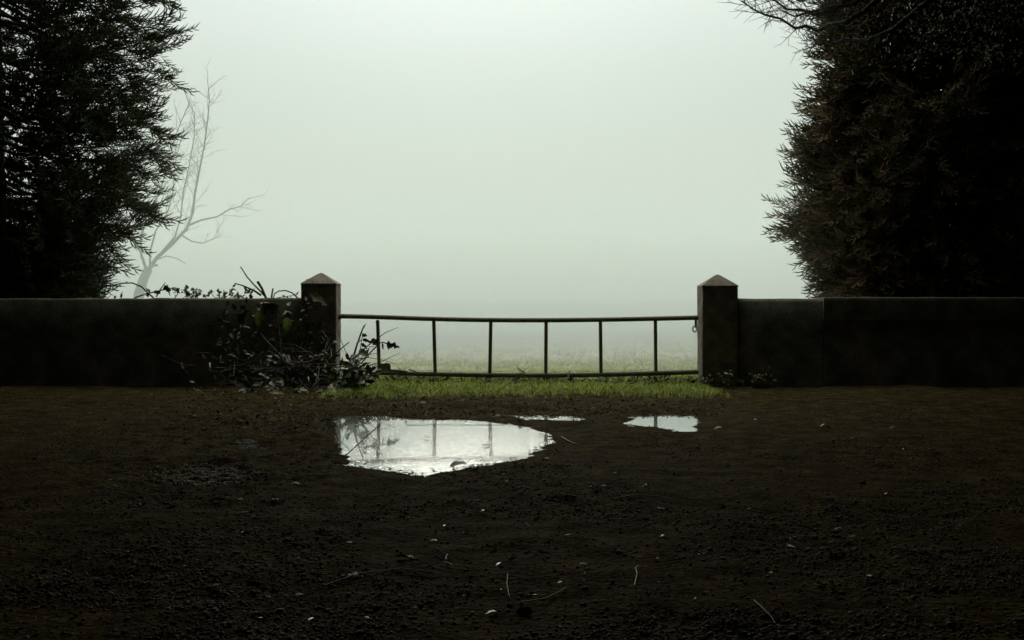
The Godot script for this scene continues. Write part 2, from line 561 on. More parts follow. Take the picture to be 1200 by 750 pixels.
func build_ground() -> void:
	var outlines := [
		[[[318, 507], [322, 524], [338, 538], [368, 546], [398, 549], [432, 550], [460, 552], [482, 556], [500, 560], [520, 553], [556, 548], [600, 541], [630, 531], [649, 518], [640, 507], [616, 498], [586, 491], [540, 488], [500, 490], [470, 489], [440, 487], [400, 488], [370, 489], [340, 493]], 0.05, 0.0],
		[[[702, 493], [730, 498], [762, 500], [785, 503], [797, 507], [816, 506], [814, 500], [819, 494], [811, 487], [800, 489.5], [788, 486], [760, 488.5], [735, 486.5], [716, 490]], 0.04, 0.0],
		[[[530, 485], [600, 486], [650, 486.5], [675, 487.5], [684, 491], [676, 494], [650, 494], [600, 490], [540, 488]], 0.02, 0.6],
		[[[170, 560], [220, 551], [275, 549], [320, 558], [300, 570], [240, 577], [180, 574]], 0.02, 1.0],
		[[[180, 512], [240, 500], [330, 500], [336, 540], [300, 533], [240, 524]], 0.02, 1.1],
	]
	for o in outlines:
		var poly := PackedVector2Array()
		var box := Rect2(on_ground(o[0][0][0], o[0][0][1]), Vector2.ZERO)
		for p in o[0]:
			var q := on_ground(p[0], p[1])
			poly.append(q)
			box = box.expand(q)
		shores.append([poly, box.grow(0.62), o[1], o[2]])
	var xs := spread(-4.8, -60.0, 0.06, 1.3)
	xs.reverse()
	xs.append_array(spread(-4.76, 4.76, 0.036, 1.0))
	xs.append_array(spread(4.8, 60.0, 0.06, 1.3))
	var zs := spread(-3.0, 40.0, 0.06, 1.25)
	zs.reverse()
	zs.append_array(spread(-3.03, -14.48, 0.026, 1.0023))
	var s := sheet(xs, zs, ground_y)
	var o := part("track", s, M.soil, self)
	tag(o, "dark wet earth track with grit leading to the gate", "track", "", "structure")
	var mx := spread(-6.0, -260.0, 0.3, 1.25)
	mx.reverse()
	mx.append_array(spread(-5.8, 5.8, 0.2, 1.0))
	mx.append_array(spread(6.0, 260.0, 0.3, 1.25))
	var meadow := sheet(mx, spread(-14.48, -400.0, 0.15, 1.05), meadow_y)
	o = part("meadow", meadow, M.turf, self)
	tag(o, "pale green meadow fading into fog beyond the gate", "meadow", "", "structure")
	# standing water: level sheets at y = 0, the ground rises through them
	var labels := ["large rain puddle mirroring the sky before the gate", "narrow bright rain puddle beside the right pier", "thin film of water between the two puddles", "shallow wet hollow full of grit on the track", "muddy seep below the heap of brushwood"]
	for k in [0, 1, 2, 4]:
		var b: Rect2 = shores[k][1].grow(-0.3)
		var w := Shape.new()
		var e := b.end
		w.quad(Vector3(b.position.x, 0.0012 * k, b.position.y), Vector3(e.x, 0.0012 * k, b.position.y), Vector3(e.x, 0.0012 * k, e.y), Vector3(b.position.x, 0.0012 * k, e.y), Vector3.UP)
		o = part("puddle", w, M.water, self)
		tag(o, labels[k], "puddle", "", "structure")

func build_mist() -> void:
	# the mist lies thickest on the grass and thins upwards: banks of different height, one inside the other
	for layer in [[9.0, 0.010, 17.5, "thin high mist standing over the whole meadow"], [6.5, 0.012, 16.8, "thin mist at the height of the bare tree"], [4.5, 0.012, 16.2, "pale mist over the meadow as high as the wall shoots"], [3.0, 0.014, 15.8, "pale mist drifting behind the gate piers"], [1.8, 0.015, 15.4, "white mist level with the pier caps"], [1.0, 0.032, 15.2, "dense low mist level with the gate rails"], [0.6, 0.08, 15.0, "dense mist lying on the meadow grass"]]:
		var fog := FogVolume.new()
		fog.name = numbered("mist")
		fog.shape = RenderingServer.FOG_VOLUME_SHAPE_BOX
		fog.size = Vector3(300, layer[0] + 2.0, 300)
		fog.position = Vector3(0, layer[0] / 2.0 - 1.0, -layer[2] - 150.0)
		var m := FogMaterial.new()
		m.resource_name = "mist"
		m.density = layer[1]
		m.albedo = Color(0.985, 1.0, 0.965)  # slight yellow-green tint stands in for light bounced off the field
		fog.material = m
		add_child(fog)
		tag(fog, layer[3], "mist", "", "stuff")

# a wall panel as an uneven box: grid faces with rounded top edges
func slab(x0: float, x1: float, z_front: float, thick: float, height: float, sd: int, wave := 0.016, edge := 0.025) -> Shape:
	var s := Shape.new()
	var f := noise(2.2, sd, 4)
	var prof := [Vector2(0, -0.1), Vector2(0, height * 0.33), Vector2(0, height * 0.66), Vector2(0, height - edge), Vector2(edge * 0.3, height - edge * 0.3), Vector2(edge, height), Vector2(thick - edge, height), Vector2(thick - edge * 0.3, height - edge * 0.3), Vector2(thick, height - edge), Vector2(thick, height * 0.5), Vector2(thick, -0.1)]
	var pn := [Vector2(-1, 0), Vector2(-1, 0), Vector2(-1, 0), Vector2(-0.95, 0.3), Vector2(-0.7, 0.7), Vector2(-0.3, 0.95), Vector2(0.3, 0.95), Vector2(0.7, 0.7), Vector2(0.95, 0.3), Vector2(1, 0), Vector2(1, 0)]
	var n := maxi(2, int((x1 - x0) / 0.08))
	for k in n + 1:
		var x := lerpf(x0, x1, float(k) / n)
		for q in prof.size():
			var p: Vector2 = prof[q]
			var d := f.get_noise_3d(x, p.y, p.x) * wave
			var nn := Vector3(0, pn[q].y, -pn[q].x).normalized()
			s.vert(Vector3(x, p.y, z_front - p.x) + nn * d, nn)
	var w := prof.size()
	for k in n:
		for q in w - 1:
			var a := k * w + q
			s.tri(a, a + 1, a + w + 1); s.tri(a, a + w + 1, a + w)
	for e in [0, n]:
		var out := Vector3(-1 if e == 0 else 1, 0, 0)
		for q in range(1, w - 1):
			s.flat(s.v[e * w], s.v[e * w + q], s.v[e * w + q + 1], out)
	return s
func pier(x0: float, x1: float, shoulder: float, apex: float, label: String, sd: int) -> void:
	var depth := x1 - x0
	var cx := (x0 + x1) / 2.0
	var t := thing("gate_pier", label, "pier", Vector3(cx, 0, -14.3 - depth / 2.0), "piers either side of the gate")
	var h := depth / 2.0
	var c := 0.012
	var f := noise(2.5, sd, 4)
	var s := Shape.new()
	var ring := []
	var per := 8
	var corners := [Vector2(-h, h), Vector2(h, h), Vector2(h, -h), Vector2(-h, -h)]
	for k in 4:
		var a: Vector2 = corners[k]
		var b: Vector2 = corners[(k + 1) % 4]
		var e := (b - a).normalized()
		var out := Vector2(e.y, -e.x)
		if out.dot(a) < 0.0: out = -out
		for q in per:
			ring.append([(a + e * c).lerp(b - e * c, q / float(per - 1)), out])
	var rows := 16
	for r in rows + 1:
		var y := lerpf(-0.1, shoulder, float(r) / rows)
		for q in ring:
			var p: Vector2 = q[0]
			var o: Vector2 = q[1]
			p += o * f.get_noise_3d(p.x + x0 * 3.0, y, p.y) * 0.008
			s.vert(Vector3(p.x, y, p.y), Vector3(o.x, 0, o.y))
	var w := ring.size()
	for r in rows:
		for q in w:
			var a := r * w + q
			var b := r * w + (q + 1) % w
			s.tri(a, b, b + w); s.tri(a, b + w, a + w)
	part("shaft", s, M.pier, t)
	var cap := Shape.new()
	var o := h + 0.004
	var prof := [[o - 0.004, shoulder + 0.002], [o, shoulder + 0.012], [o - 0.006, shoulder + 0.022], [o * 0.55, lerpf(shoulder + 0.02, apex, 0.47)], [0.03, apex - 0.012], [0.0, apex]]
	for k in 4:
		var a: Vector2 = corners[k].normalized()
		var b: Vector2 = corners[(k + 1) % 4].normalized()
		for q in prof.size() - 1:
			var r0: float = prof[q][0] * sqrt(2.0)
			var r1: float = prof[q + 1][0] * sqrt(2.0)
			var y0: float = prof[q][1]
			var y1: float = prof[q + 1][1]
			var out := Vector3(a.x + b.x, 0.3, a.y + b.y)
			if r1 > 0.0: cap.quad(Vector3(a.x * r0, y0, a.y * r0), Vector3(b.x * r0, y0, b.y * r0), Vector3(b.x * r1, y1, b.y * r1), Vector3(a.x * r1, y1, a.y * r1), out)
			else: cap.flat(Vector3(a.x * r0, y0, a.y * r0), Vector3(b.x * r0, y0, b.y * r0), Vector3(0, y1, 0), out)
	part("cap", cap, M.pier, t)
func build_walls() -> void:
	pier(-2.36, -1.964, 1.178, 1.32, "rendered gate pier with pointed cap behind the heap of brushwood", 61)
	pier(2.126, 2.526, 1.154, 1.302, "brown rendered gate pier with pointed cap carrying the latch ring", 62)
	var o := part("boundary_wall", slab(-16.0, -2.363, -14.34, 0.3, 1.03, 71), M.render, self)
	tag(o, "rendered field wall with brambles and leaves along its top", "wall")
	o = part("boundary_wall", slab(2.529, 3.485, -14.34, 0.3, 1.025, 72, 0.012, 0.04), M.render, self)
	tag(o, "short mossy length of wall against the brown gate pier", "wall")
	var t := thing("boundary_wall", "long dark wall with flat coping under the bronze conifer", "wall", Vector3(3.49, 0, -14.33))
	part("wall_face", slab(0.0, 12.5, -0.0, 0.32, 0.985, 73), M.render, t)
	part("coping", slab(-0.005, 12.5, 0.02, 0.36, 0.155, 74, 0.004, 0.012), M.render, t, Vector3(0, 0.987 - 0.1 + 0.0, 0))

func build_gate() -> void:
	var t := thing("field_gate", "low sagging metal gate of two rails and six uprights", "gate", Vector3(0, 0, GATE_Z))
	var d := -GATE_Z
	var low := Vector3(0, 0, -GATE_Z)
	var rail := func(px: Array, r: float, called: String):
		var pts := []
		for p in px: pts.append(at(p[0], p[1], d) + low)
		var smooth := []
		for k in pts.size() - 1:
			var p0: Vector3 = pts[maxi(k - 1, 0)]
			var p1: Vector3 = pts[k]
			var p2: Vector3 = pts[k + 1]
			var p3: Vector3 = pts[mini(k + 2, pts.size() - 1)]
			for q in 5: smooth.append(p1.cubic_interpolate(p2, p0, p3, q / 5.0))
		smooth.append(pts[-1])
		var s := Shape.new()
		s.tube(smooth, [r], 10)
		return part(called, s, M.iron, t)
	rail.call([[397, 370.4], [445, 371.6], [509, 373.8], [574, 375.0], [640, 375.2], [704, 374.6], [768, 373.4], [818, 372.2]], 0.027, "top_rail")
	rail.call([[397, 434.5], [443, 436.6], [509, 438.4], [574, 439.4], [640, 439.8], [704, 439.0], [768, 437.4], [818, 435.8]], 0.029, "bottom_rail")
	for b in [[442.5, 375.5, 444.5, 437], [508.3, 374, 510, 438], [575.2, 375, 574, 439], [640, 375, 639.6, 439], [703.6, 375, 704.4, 438.5], [768, 374, 768.6, 437]]:
		var s := Shape.new()
		s.tube([at(b[0], b[1], d) + low, at((b[0] + b[2]) / 2.0, (b[1] + b[3]) / 2.0, d) + low, at(b[2], b[3], d) + low], [0.0205], 8)
		part("upright", s, M.iron, t)
	var st := Shape.new()
	st.tube([at(815.4, 371, d) + low, at(815.4, 384, d) + low], [0.014], 6)
	part("latch_bar", st, M.iron, t)
	var ring := Shape.new()
	var pts := []
	var c := at(814.2, 385.5, d - 0.03) + low
	for k in 13: pts.append(c + Vector3(sin(TAU * k / 12.0) * 0.024, cos(TAU * k / 12.0) * 0.034, sin(k * 1.0) * 0.006))
	ring.tube(pts, [0.009], 6)
	part("latch_ring", ring, M.steel, t)
	for y in [371.0, 435.2]:
		var h := Shape.new()
		h.tube([at(392, y, d) + low, at(399.5, y, d) + low], [0.036], 8)
		part("hinge", h, M.iron, t)

func build_trees() -> void:
	var sprays := [spray_shape(0.42, 201).mesh(M.spray), spray_shape(0.36, 202).mesh(M.spray), spray_shape(0.5, 203).mesh(M.spray)]
	var green := [Color(0.042, 0.055, 0.022), Color(0.055, 0.062, 0.025), Color(0.065, 0.054, 0.027), Color(0.04, 0.05, 0.022)]
	var bronze := [Color(0.2, 0.145, 0.09), Color(0.09, 0.078, 0.04), Color(0.055, 0.058, 0.026), Color(0.15, 0.11, 0.066)]
	conifer("dark green conifer crown reaching over the wall beside the bare tree", Vector3(-6.6, 0.05, -16.3), 10.5,
		[[0.6, 1.3], [1.31, 1.56], [1.52, 1.56], [1.85, 1.95], [2.12, 2.3], [2.39, 2.35], [2.87, 2.3], [3.41, 2.48], [4.06, 2.6], [4.82, 2.4], [6.3, 2.3], [8.0, 1.7], [10.5, 0.2]], 310, 34, sprays, green, 301)
	conifer("bronze tinged conifer behind the short mossy wall", Vector3(5.3, 0.05, -16.5), 10.5,
		[[0.6, 1.2], [1.07, 1.32], [1.37, 1.55], [1.7, 1.72], [2.08, 1.98], [2.35, 1.98], [2.84, 1.6], [3.17, 1.85], [3.44, 1.8], [3.88, 1.55], [4.43, 1.45], [6.3, 1.6], [8.0, 1.3], [10.5, 0.2]], 380, 50, sprays, bronze, 302)
	var small := [clump_shape(0.3, 46, 0.085, 0.045, 211).mesh(M.leaves), clump_shape(0.34, 46, 0.1, 0.05, 212).mesh(M.leaves)]
	var large := [clump_shape(0.55, 60, 0.26, 0.16, 213).mesh(M.leaves), clump_shape(0.6, 60, 0.3, 0.17, 214).mesh(M.leaves)]
	var dark := [Color(0.04, 0.054, 0.021), Color(0.052, 0.064, 0.025), Color(0.062, 0.07, 0.028)]
	broadleaf("evergreen_tree", "dark broadleaved evergreen tree beside the bronze conifer", Vector3(8.0, 0.05, -16.6), Vector3(0, 3.6, 0), Vector3(2.7, 3.4, 2.4), 2300, small, dark, 311)
	broadleaf("evergreen_tree", "tall dark evergreen hanging over the wall left of the conifer crown", Vector3(-9.8, 0.05, -15.8), Vector3(0, 4.2, 0), Vector3(2.6, 3.9, 2.4), 1500, small, dark, 312)
	# unseen avenue shading the track: crowns meet overhead, some added to close sky gaps
	var n := 0
	for p in [[-4.6, -9.2, 4.2], [4.7, -9.2, 4.2], [6.6, -12.6, 3.1, 0.0], [-6.8, -12.6, 3.1, 0.0], [5.9, -2.2, 4.2, -6.0], [-6.1, 5.0, 4.4, 6.0], [-6.4, -5.0, 5.0], [6.6, -5.0, 5.0], [-5.8, 1.5, 5.2], [6.0, 1.0, 5.2], [-5.5, 8.5, 5.2], [5.8, 8.5, 5.2], [0.0, 13.0, 5.0]]:
		broadleaf("avenue_tree", "tall dense unseen evergreen of the avenue arching over the track", Vector3(p[0], 0.05, p[1]), Vector3(p[3] if p.size() > 3 else -p[0] * 0.28, 7.6 if p[1] < -8.0 else 6.3, 0), Vector3(p[2], 3.2, p[2]), 2300, large, dark, 320 + n, "avenue trees arching over the track")
		n += 1
	for p in [[-9.6, -12.0], [-10.5, -4.5], [-10.5, 2.0], [-10.5, 9.0], [-6.0, 14.5], [0.0, 17.0], [6.0, 14.5], [10.5, 9.0], [10.5, 2.0], [10.5, -4.5], [9.8, -12.0]]:  # unseen shrubs added to keep low sky light off the walls and track
		broadleaf("shade_shrub", "unseen dense shrub added to shade the side of the track", Vector3(p[0], 0.05, p[1]), Vector3(0, 4.6, 0), Vector3(3.5, 5.2, 3.5), 2000, large, dark, 340 + n, "added shrubs shading the track")
		n += 1
	# bare boughs hanging in at the top, from a trunk out of view
	var t := thing("overhanging_tree", "leafless twiggy boughs hanging in front of the bronze conifer", "tree", Vector3(5.6, 0.05, -12.2))
	rng.seed = 401
	var base := -t.position
	var tr := Shape.new()
	tr.tube([Vector3(0, -0.1, 0), Vector3(0.1, 1.8, 0), Vector3(0, 3.4, 0.05), Vector3(0.2, 5.0, 0), Vector3(0.1, 7.0, 0)], [0.2, 0.16, 0.13, 0.09, 0.03], 8)
	part("trunk", tr, M.bark, t)
	for bough in [
		[[1250, -260], [1140, -120], [1060, -30], [1015, 12], [990, 27], [972, 29], [958, 37], [944, 31], [931, 34], [915, 23], [895, 18], [881, 11], [869, 2]],
		[[1250, -270], [1120, -140], [1040, -50], [1000, -8], [978, 12], [955, 18], [938, 12], [922, 12], [908, 2], [898, -6]],
		[[1250, -280], [1100, -150], [1020, -70], [985, -24], [960, -4], [938, 2], [925, -3], [912, -10]],
		[[1260, -240], [1160, -90], [1090, 0], [1045, 36], [1015, 48], [990, 46], [972, 54], [955, 52], [946, 62]],
		[[1200, -260], [1090, -110], [1030, -20], [1000, 6], [975, 8], [952, 14], [930, 20], [912, 12]]]:
		var pts := []
		var rad := []
		for k in bough.size():
			var depth := 12.2 - 0.5 * sin(k * 0.7)
			pts.append(at(bough[k][0], bough[k][1], depth) + base)
			rad.append(lerpf(0.05, 0.0055, pow(float(k) / (bough.size() - 1), 0.5)))
		var s := Shape.new()
		s.tube(pts, rad, 6)
		var b := part("bough", s, M.bark, t)
		var tw := Shape.new()
		twigs(tw, pts.slice(3), 0.0042, 0.06, 0.3, 2, 0.2)
		part("twigs", tw, M.bark, b).set_meta("kind", "stuff")
	var tuft := clump_shape(0.14, 22, 0.045, 0.02, 215).mesh(M.leaves)
	var places := []
	for k in 420:
		var q := rnd(0, 1)
		places.append(Transform3D(facing(any_dir()), at(lerpf(960, 1260, sqrt(q)) + rnd(-20, 20), rnd(-90, 70), rnd(11.5, 12.8)) + base))
	copies("foliage", tuft, places, [Color(0.05, 0.05, 0.02), Color(0.08, 0.06, 0.03)], t)

func build_bare_tree() -> void:
	var d := 30.0
	var foot := at(160, 352, d)
	foot.y = meadow_y(foot.x, -d)
	var t := thing("bare_tree", "leafless young tree standing in the fog beyond the wall", "tree", foot)
	rng.seed = 501
	var tr := Shape.new()
	tr.tube([Vector3(-0.1, -0.1, 0), at(163, 345, d) - foot, at(168, 328, d) - foot, at(174, 315, d) - foot], [0.17, 0.125, 0.11, 0.1], 9)
	part("trunk", tr, M.bark, t)
	var limbs := [
		[0.1, [[174, 316], [184, 302], [203, 285], [219, 268], [226, 250], [229, 225], [234, 200], [240, 170], [244, 140], [246, 118], [244, 95]]],
		[0.055, [[219, 265], [236, 258], [255, 254], [270, 245], [282, 242], [292, 232]]],
		[0.05, [[186, 300], [205, 278], [212, 255], [215, 225], [222, 195], [228, 160], [229, 130]]],
		[0.07, [[172, 316], [166, 300], [165, 280], [172, 255], [185, 230], [196, 200], [204, 165], [214, 140], [222, 122]]],
		[0.05, [[176, 312], [176, 295], [183, 270], [197, 248], [203, 225], [206, 190], [216, 150]]],
		[0.06, [[176, 314], [180, 311], [184, 311]]],
		[0.03, [[180, 306], [195, 300], [208, 303], [218, 309]]],
		[0.035, [[212, 275], [225, 283], [238, 285], [250, 280], [258, 276]]],
		[0.04, [[165, 296], [158, 280], [152, 262], [155, 235], [165, 210]]]]
	for l in limbs:
		var pts := []
		var rad := []
		var turn := rnd(-0.5, 0.5)
		for k in l[1].size():
			var u: float = float(k) / (l[1].size() - 1)
			pts.append(at(l[1][k][0], l[1][k][1], d + turn * u * 2.0) - foot)
			rad.append(lerpf(l[0] * 0.55, 0.008 if l[1].size() > 3 else 0.03, pow(u, 0.7)))
		var s := Shape.new()
		s.tube(pts, rad, 6)
		var limb := part("limb", s, M.bark, t)
		if l[1].size() > 4:
			var tw := Shape.new()
			twigs(tw, pts.slice(2), 0.0068, 0.15, 0.62, 2, 0.25)
			part("twigs", tw, M.bark, limb).set_meta("kind", "stuff")

func build_grass() -> void:
	rng.seed = 601
	var tufts := []
	for k in 4:
		var s := Shape.new()
		for q in 16:
			var p := Vector3(rng.randfn(0, 0.035), 0, rng.randfn(0, 0.035))
			var d := Vector3(rng.randfn(0, 0.5), 1.0, rng.randfn(0, 0.5)).normalized()
			var h := rnd(0.5, 1.15)
			var w := d.cross(any_dir()).normalized() * rnd(0.0018, 0.0035)
			var bow := Vector3(d.x, -0.15, d.z) * rnd(0.1, 0.55)
			var m := p + d * h * 0.085
			var e := p + d * h * 0.15 + bow * h * 0.12
			var g := w.cross(d).normalized()
			if g.y < 0: g = -g
			g = (g * 0.5 + Vector3.UP).normalized()
			var tone := Color.WHITE * rnd(0.8, 1.2)
			var a := s.vert(p - w, g, tone); var b := s.vert(p + w, g, tone); var c := s.vert(m + w, g, tone); var f := s.vert(m - w, g, tone); var z := s.vert(e, g, tone)
			s.tri(a, b, c); s.tri(a, c, f); s.tri(f, c, z)
		tufts.append(s.mesh(M.blades))
	var green := [Color(0.28, 0.33, 0.07), Color(0.37, 0.4, 0.095), Color(0.45, 0.42, 0.14), Color(0.23, 0.29, 0.06)]
	var straw := [Color(0.34, 0.33, 0.14), Color(0.42, 0.36, 0.18), Color(0.46, 0.36, 0.21), Color(0.32, 0.33, 0.13)]
	var lists := [[], [], [], []]
	# close turf from before the gate out into the meadow
	for k in 15000:
		var z := -14.9 - pow(rng.randf(), 1.3) * 5.5
		var x := rnd(-3.4, 3.4) * (1.0 + (-z - 15.0) * 0.06)
		lists[k % 4].append(Transform3D(Basis(Vector3.UP, rnd(0, TAU)) * Basis.from_scale(Vector3.ONE * rnd(0.4, 0.95) * lerpf(1.0, 0.45, smoothstep(-15.2, -17.0, z))), Vector3(x, meadow_y(x, z) - 0.005, z)))
	for k in 4:
		var o := copies("meadow_grass", tufts[k], lists[k], green, self)
		tag(o, "lush yellow green grass growing behind the gate", "grass")
	lists = [[], [], [], []]
	for k in 11000:
		var z := rnd(-12.2, -15.0)
		var x := rnd(-1.9, 2.15)
		if z > -13.6 and rng.randf() > smoothstep(-12.1, -13.6, z) * (0.55 + 0.9 * mid_noise.get_noise_2d(x, z)): continue
		if z > -12.9 and ground_y(x, z) < 0.012: continue
		lists[k % 4].append(Transform3D(Basis(Vector3.UP, rnd(0, TAU)) * Basis.from_scale(Vector3.ONE * rnd(0.22, 0.5)), Vector3(x, ground_y(x, z) - 0.005, z)))
	for k in 4:
		var o := copies("verge_grass", tufts[k], lists[k], [Color(0.23, 0.28, 0.045), Color(0.32, 0.36, 0.065), Color(0.4, 0.38, 0.1), Color(0.16, 0.22, 0.04)], self)
		tag(o, "short dark green grass under and before the gate", "grass")
	lists = [[], [], [], []]
	for k in 9000:
		var z := -19.0 - pow(rng.randf(), 1.5) * 32.0
		var x := rnd(-0.24, 0.24) * -z
		lists[k % 4].append(Transform3D(Basis(Vector3.UP, rnd(0, TAU)) * Basis.from_scale(Vector3.ONE * rnd(0.25, 0.7)), Vector3(x, meadow_y(x, z) - 0.005, z)))
	for k in 4:
		var o := copies("dry_grass", tufts[k], lists[k], straw, self)
		tag(o, "straw coloured grass of the misty field beyond the gate", "grass")
	# darker leafy weeds along the gate line
	rng.seed = 611
	var kinds := []
	for k in 3:
		var s := Shape.new()
		for q in 26:
			var a := rnd(0, TAU)
			var up := rnd(0.1, 1.3)
			var leaf := leaf_shape(rnd(0.06, 0.14), rnd(0.012, 0.026), 0.25, rnd(0.1, 0.7), 4)
			s.join(leaf, Transform3D(facing(Vector3(cos(a), up, sin(a))), Vector3(rng.randfn(0, 0.02), rnd(0, 0.08), rng.randfn(0, 0.02))))
		kinds.append(s.mesh(M.weed))
	for k in 60:
		var px := lerpf(430, 818, (k + rnd(0.1, 0.9)) / 60.0)
		if k == 0: px = 612
		var z := rnd(-14.35, -14.95) if k > 0 else -14.6
		var x := (px - 600) / FOCAL * -z
		var o := MeshInstance3D.new()
		o.mesh = kinds[k % 3]
		o.name = numbered("leafy_weed")
		add_child(o)
		var big := 1.5 if k == 0 else rnd(0.6, 1.35)
		o.transform = Transform3D(Basis(Vector3.UP, rnd(0, TAU)) * Basis.from_scale(Vector3.ONE * big), Vector3(x, meadow_y(x, z) - 0.01, z))
		if k == 0: tag(o, "tallest tuft of dark leafy weed under the middle of the gate", "weed")
		else: tag(o, "low dark leafy weed in the grass along the foot of the gate", "weed", "weeds along the foot of the gate")

# ---------------------------------------------------------------- weeds, vines, brushwood
var leaf_kit := {}
func leaf_mesh(col: Color, kind: int) -> Mesh:
	var key := "%s %d" % [col, kind]
	if not leaf_kit.has(key):
		var look: Array = [[0.5, 0.3, 0.35, 0.3, 0.5], [0.36, 0.25, 0.15, 0.5, 0.9], [0.6, 0.6, 0.6, 0.8, 1.0], [0.2, 0.45, 0.4, 0.4, 1.2], [0.7, 0.35, 0.2, 0.5, 0.4]][kind]
		var s := leaf_shape(1.0, look[0], look[1], look[2], 7, 0.85, look[3], look[4], kind + 5)
		for k in s.v.size(): s.c[k] = col * (1.0 if k % 3 else 1.25)
		leaf_kit[key] = s.mesh(M.big_leaf)
	return leaf_kit[key]
func leaf_at(t: Node3D, from: Vector3, to: Vector3, col: Color, kind: int, face := Vector3(0, 0, 1), roll := 0.0, called := "leaf") -> MeshInstance3D:
	var o := MeshInstance3D.new()
	o.mesh = leaf_mesh(col, kind)
	o.name = called
	t.add_child(o, true)
	o.transform = Transform3D(facing(to - from, face, from.distance_to(to), roll), from - t.position)
	return o
func stalk(t: Node3D, pts: Array, r0: float, r1: float, col: Color, called := "stem", sides := 6) -> MeshInstance3D:
	var s := Shape.new()
	var own := []
	var rad := []
	for k in pts.size():
		own.append(pts[k] - t.position)
		rad.append(lerpf(r0, r1, float(k) / maxf(1.0, pts.size() - 1)))
	s.tube(own, rad, sides, col)
	return part(called, s, M.stalk, t)
func trace(px: Array, depth: float, lean := 0.0) -> Array:
	var out := []
	for k in px.size(): out.append(at(px[k][0], px[k][1], depth + lean * k / maxf(1.0, px.size() - 1)))
	return out
# a leafy shoot: a stem along pts with leaves down its length
func shoot(t: Node3D, pts: Array, r: float, wood: Color, tones: Array, count: int, size: float, kinds: Array, from := 0.2) -> void:
	stalk(t, pts, r, r * 0.45, wood)
	for k in count:
		var u := lerpf(from, 1.0, (k + rng.randf()) / count) * (pts.size() - 1)
		var a := mini(int(u), pts.size() - 2)
		var p: Vector3 = pts[a].lerp(pts[a + 1], u - a)
		var along: Vector3 = (pts[a + 1] - pts[a]).normalized()
		var d := (along * rnd(-0.1, 0.8) + any_dir() + Vector3(0, -0.15, 0.2)).normalized()
		leaf_at(t, p, p + d * size * rnd(0.6, 1.3), tones[rng.randi() % tones.size()], kinds[rng.randi() % kinds.size()], (Vector3(0, 0.6, 1) + any_dir() * 0.7).normalized(), rnd(-0.6, 0.6))
func foot_weeds(wood: Color, tones: Array) -> void:
	for k in 9:
		var px := rnd(822, 900)
		var foot := at(px, 458, rnd(14.1, 14.28))
		foot.y = ground_y(foot.x, foot.z) - 0.005
		var w := thing("wall_weed", "small weed rooted at the foot of the short mossy wall", "weed", foot, "weeds at the foot of the short mossy wall")
		for q in 3:
			var lean := Vector3(rnd(-0.1, 0.1), rnd(0.06, 0.2), rnd(0.0, 0.12))
			shoot(w, [foot, foot + lean * 0.6, foot + lean], 0.003, wood, tones, 6, 0.06, [0, 1, 4])
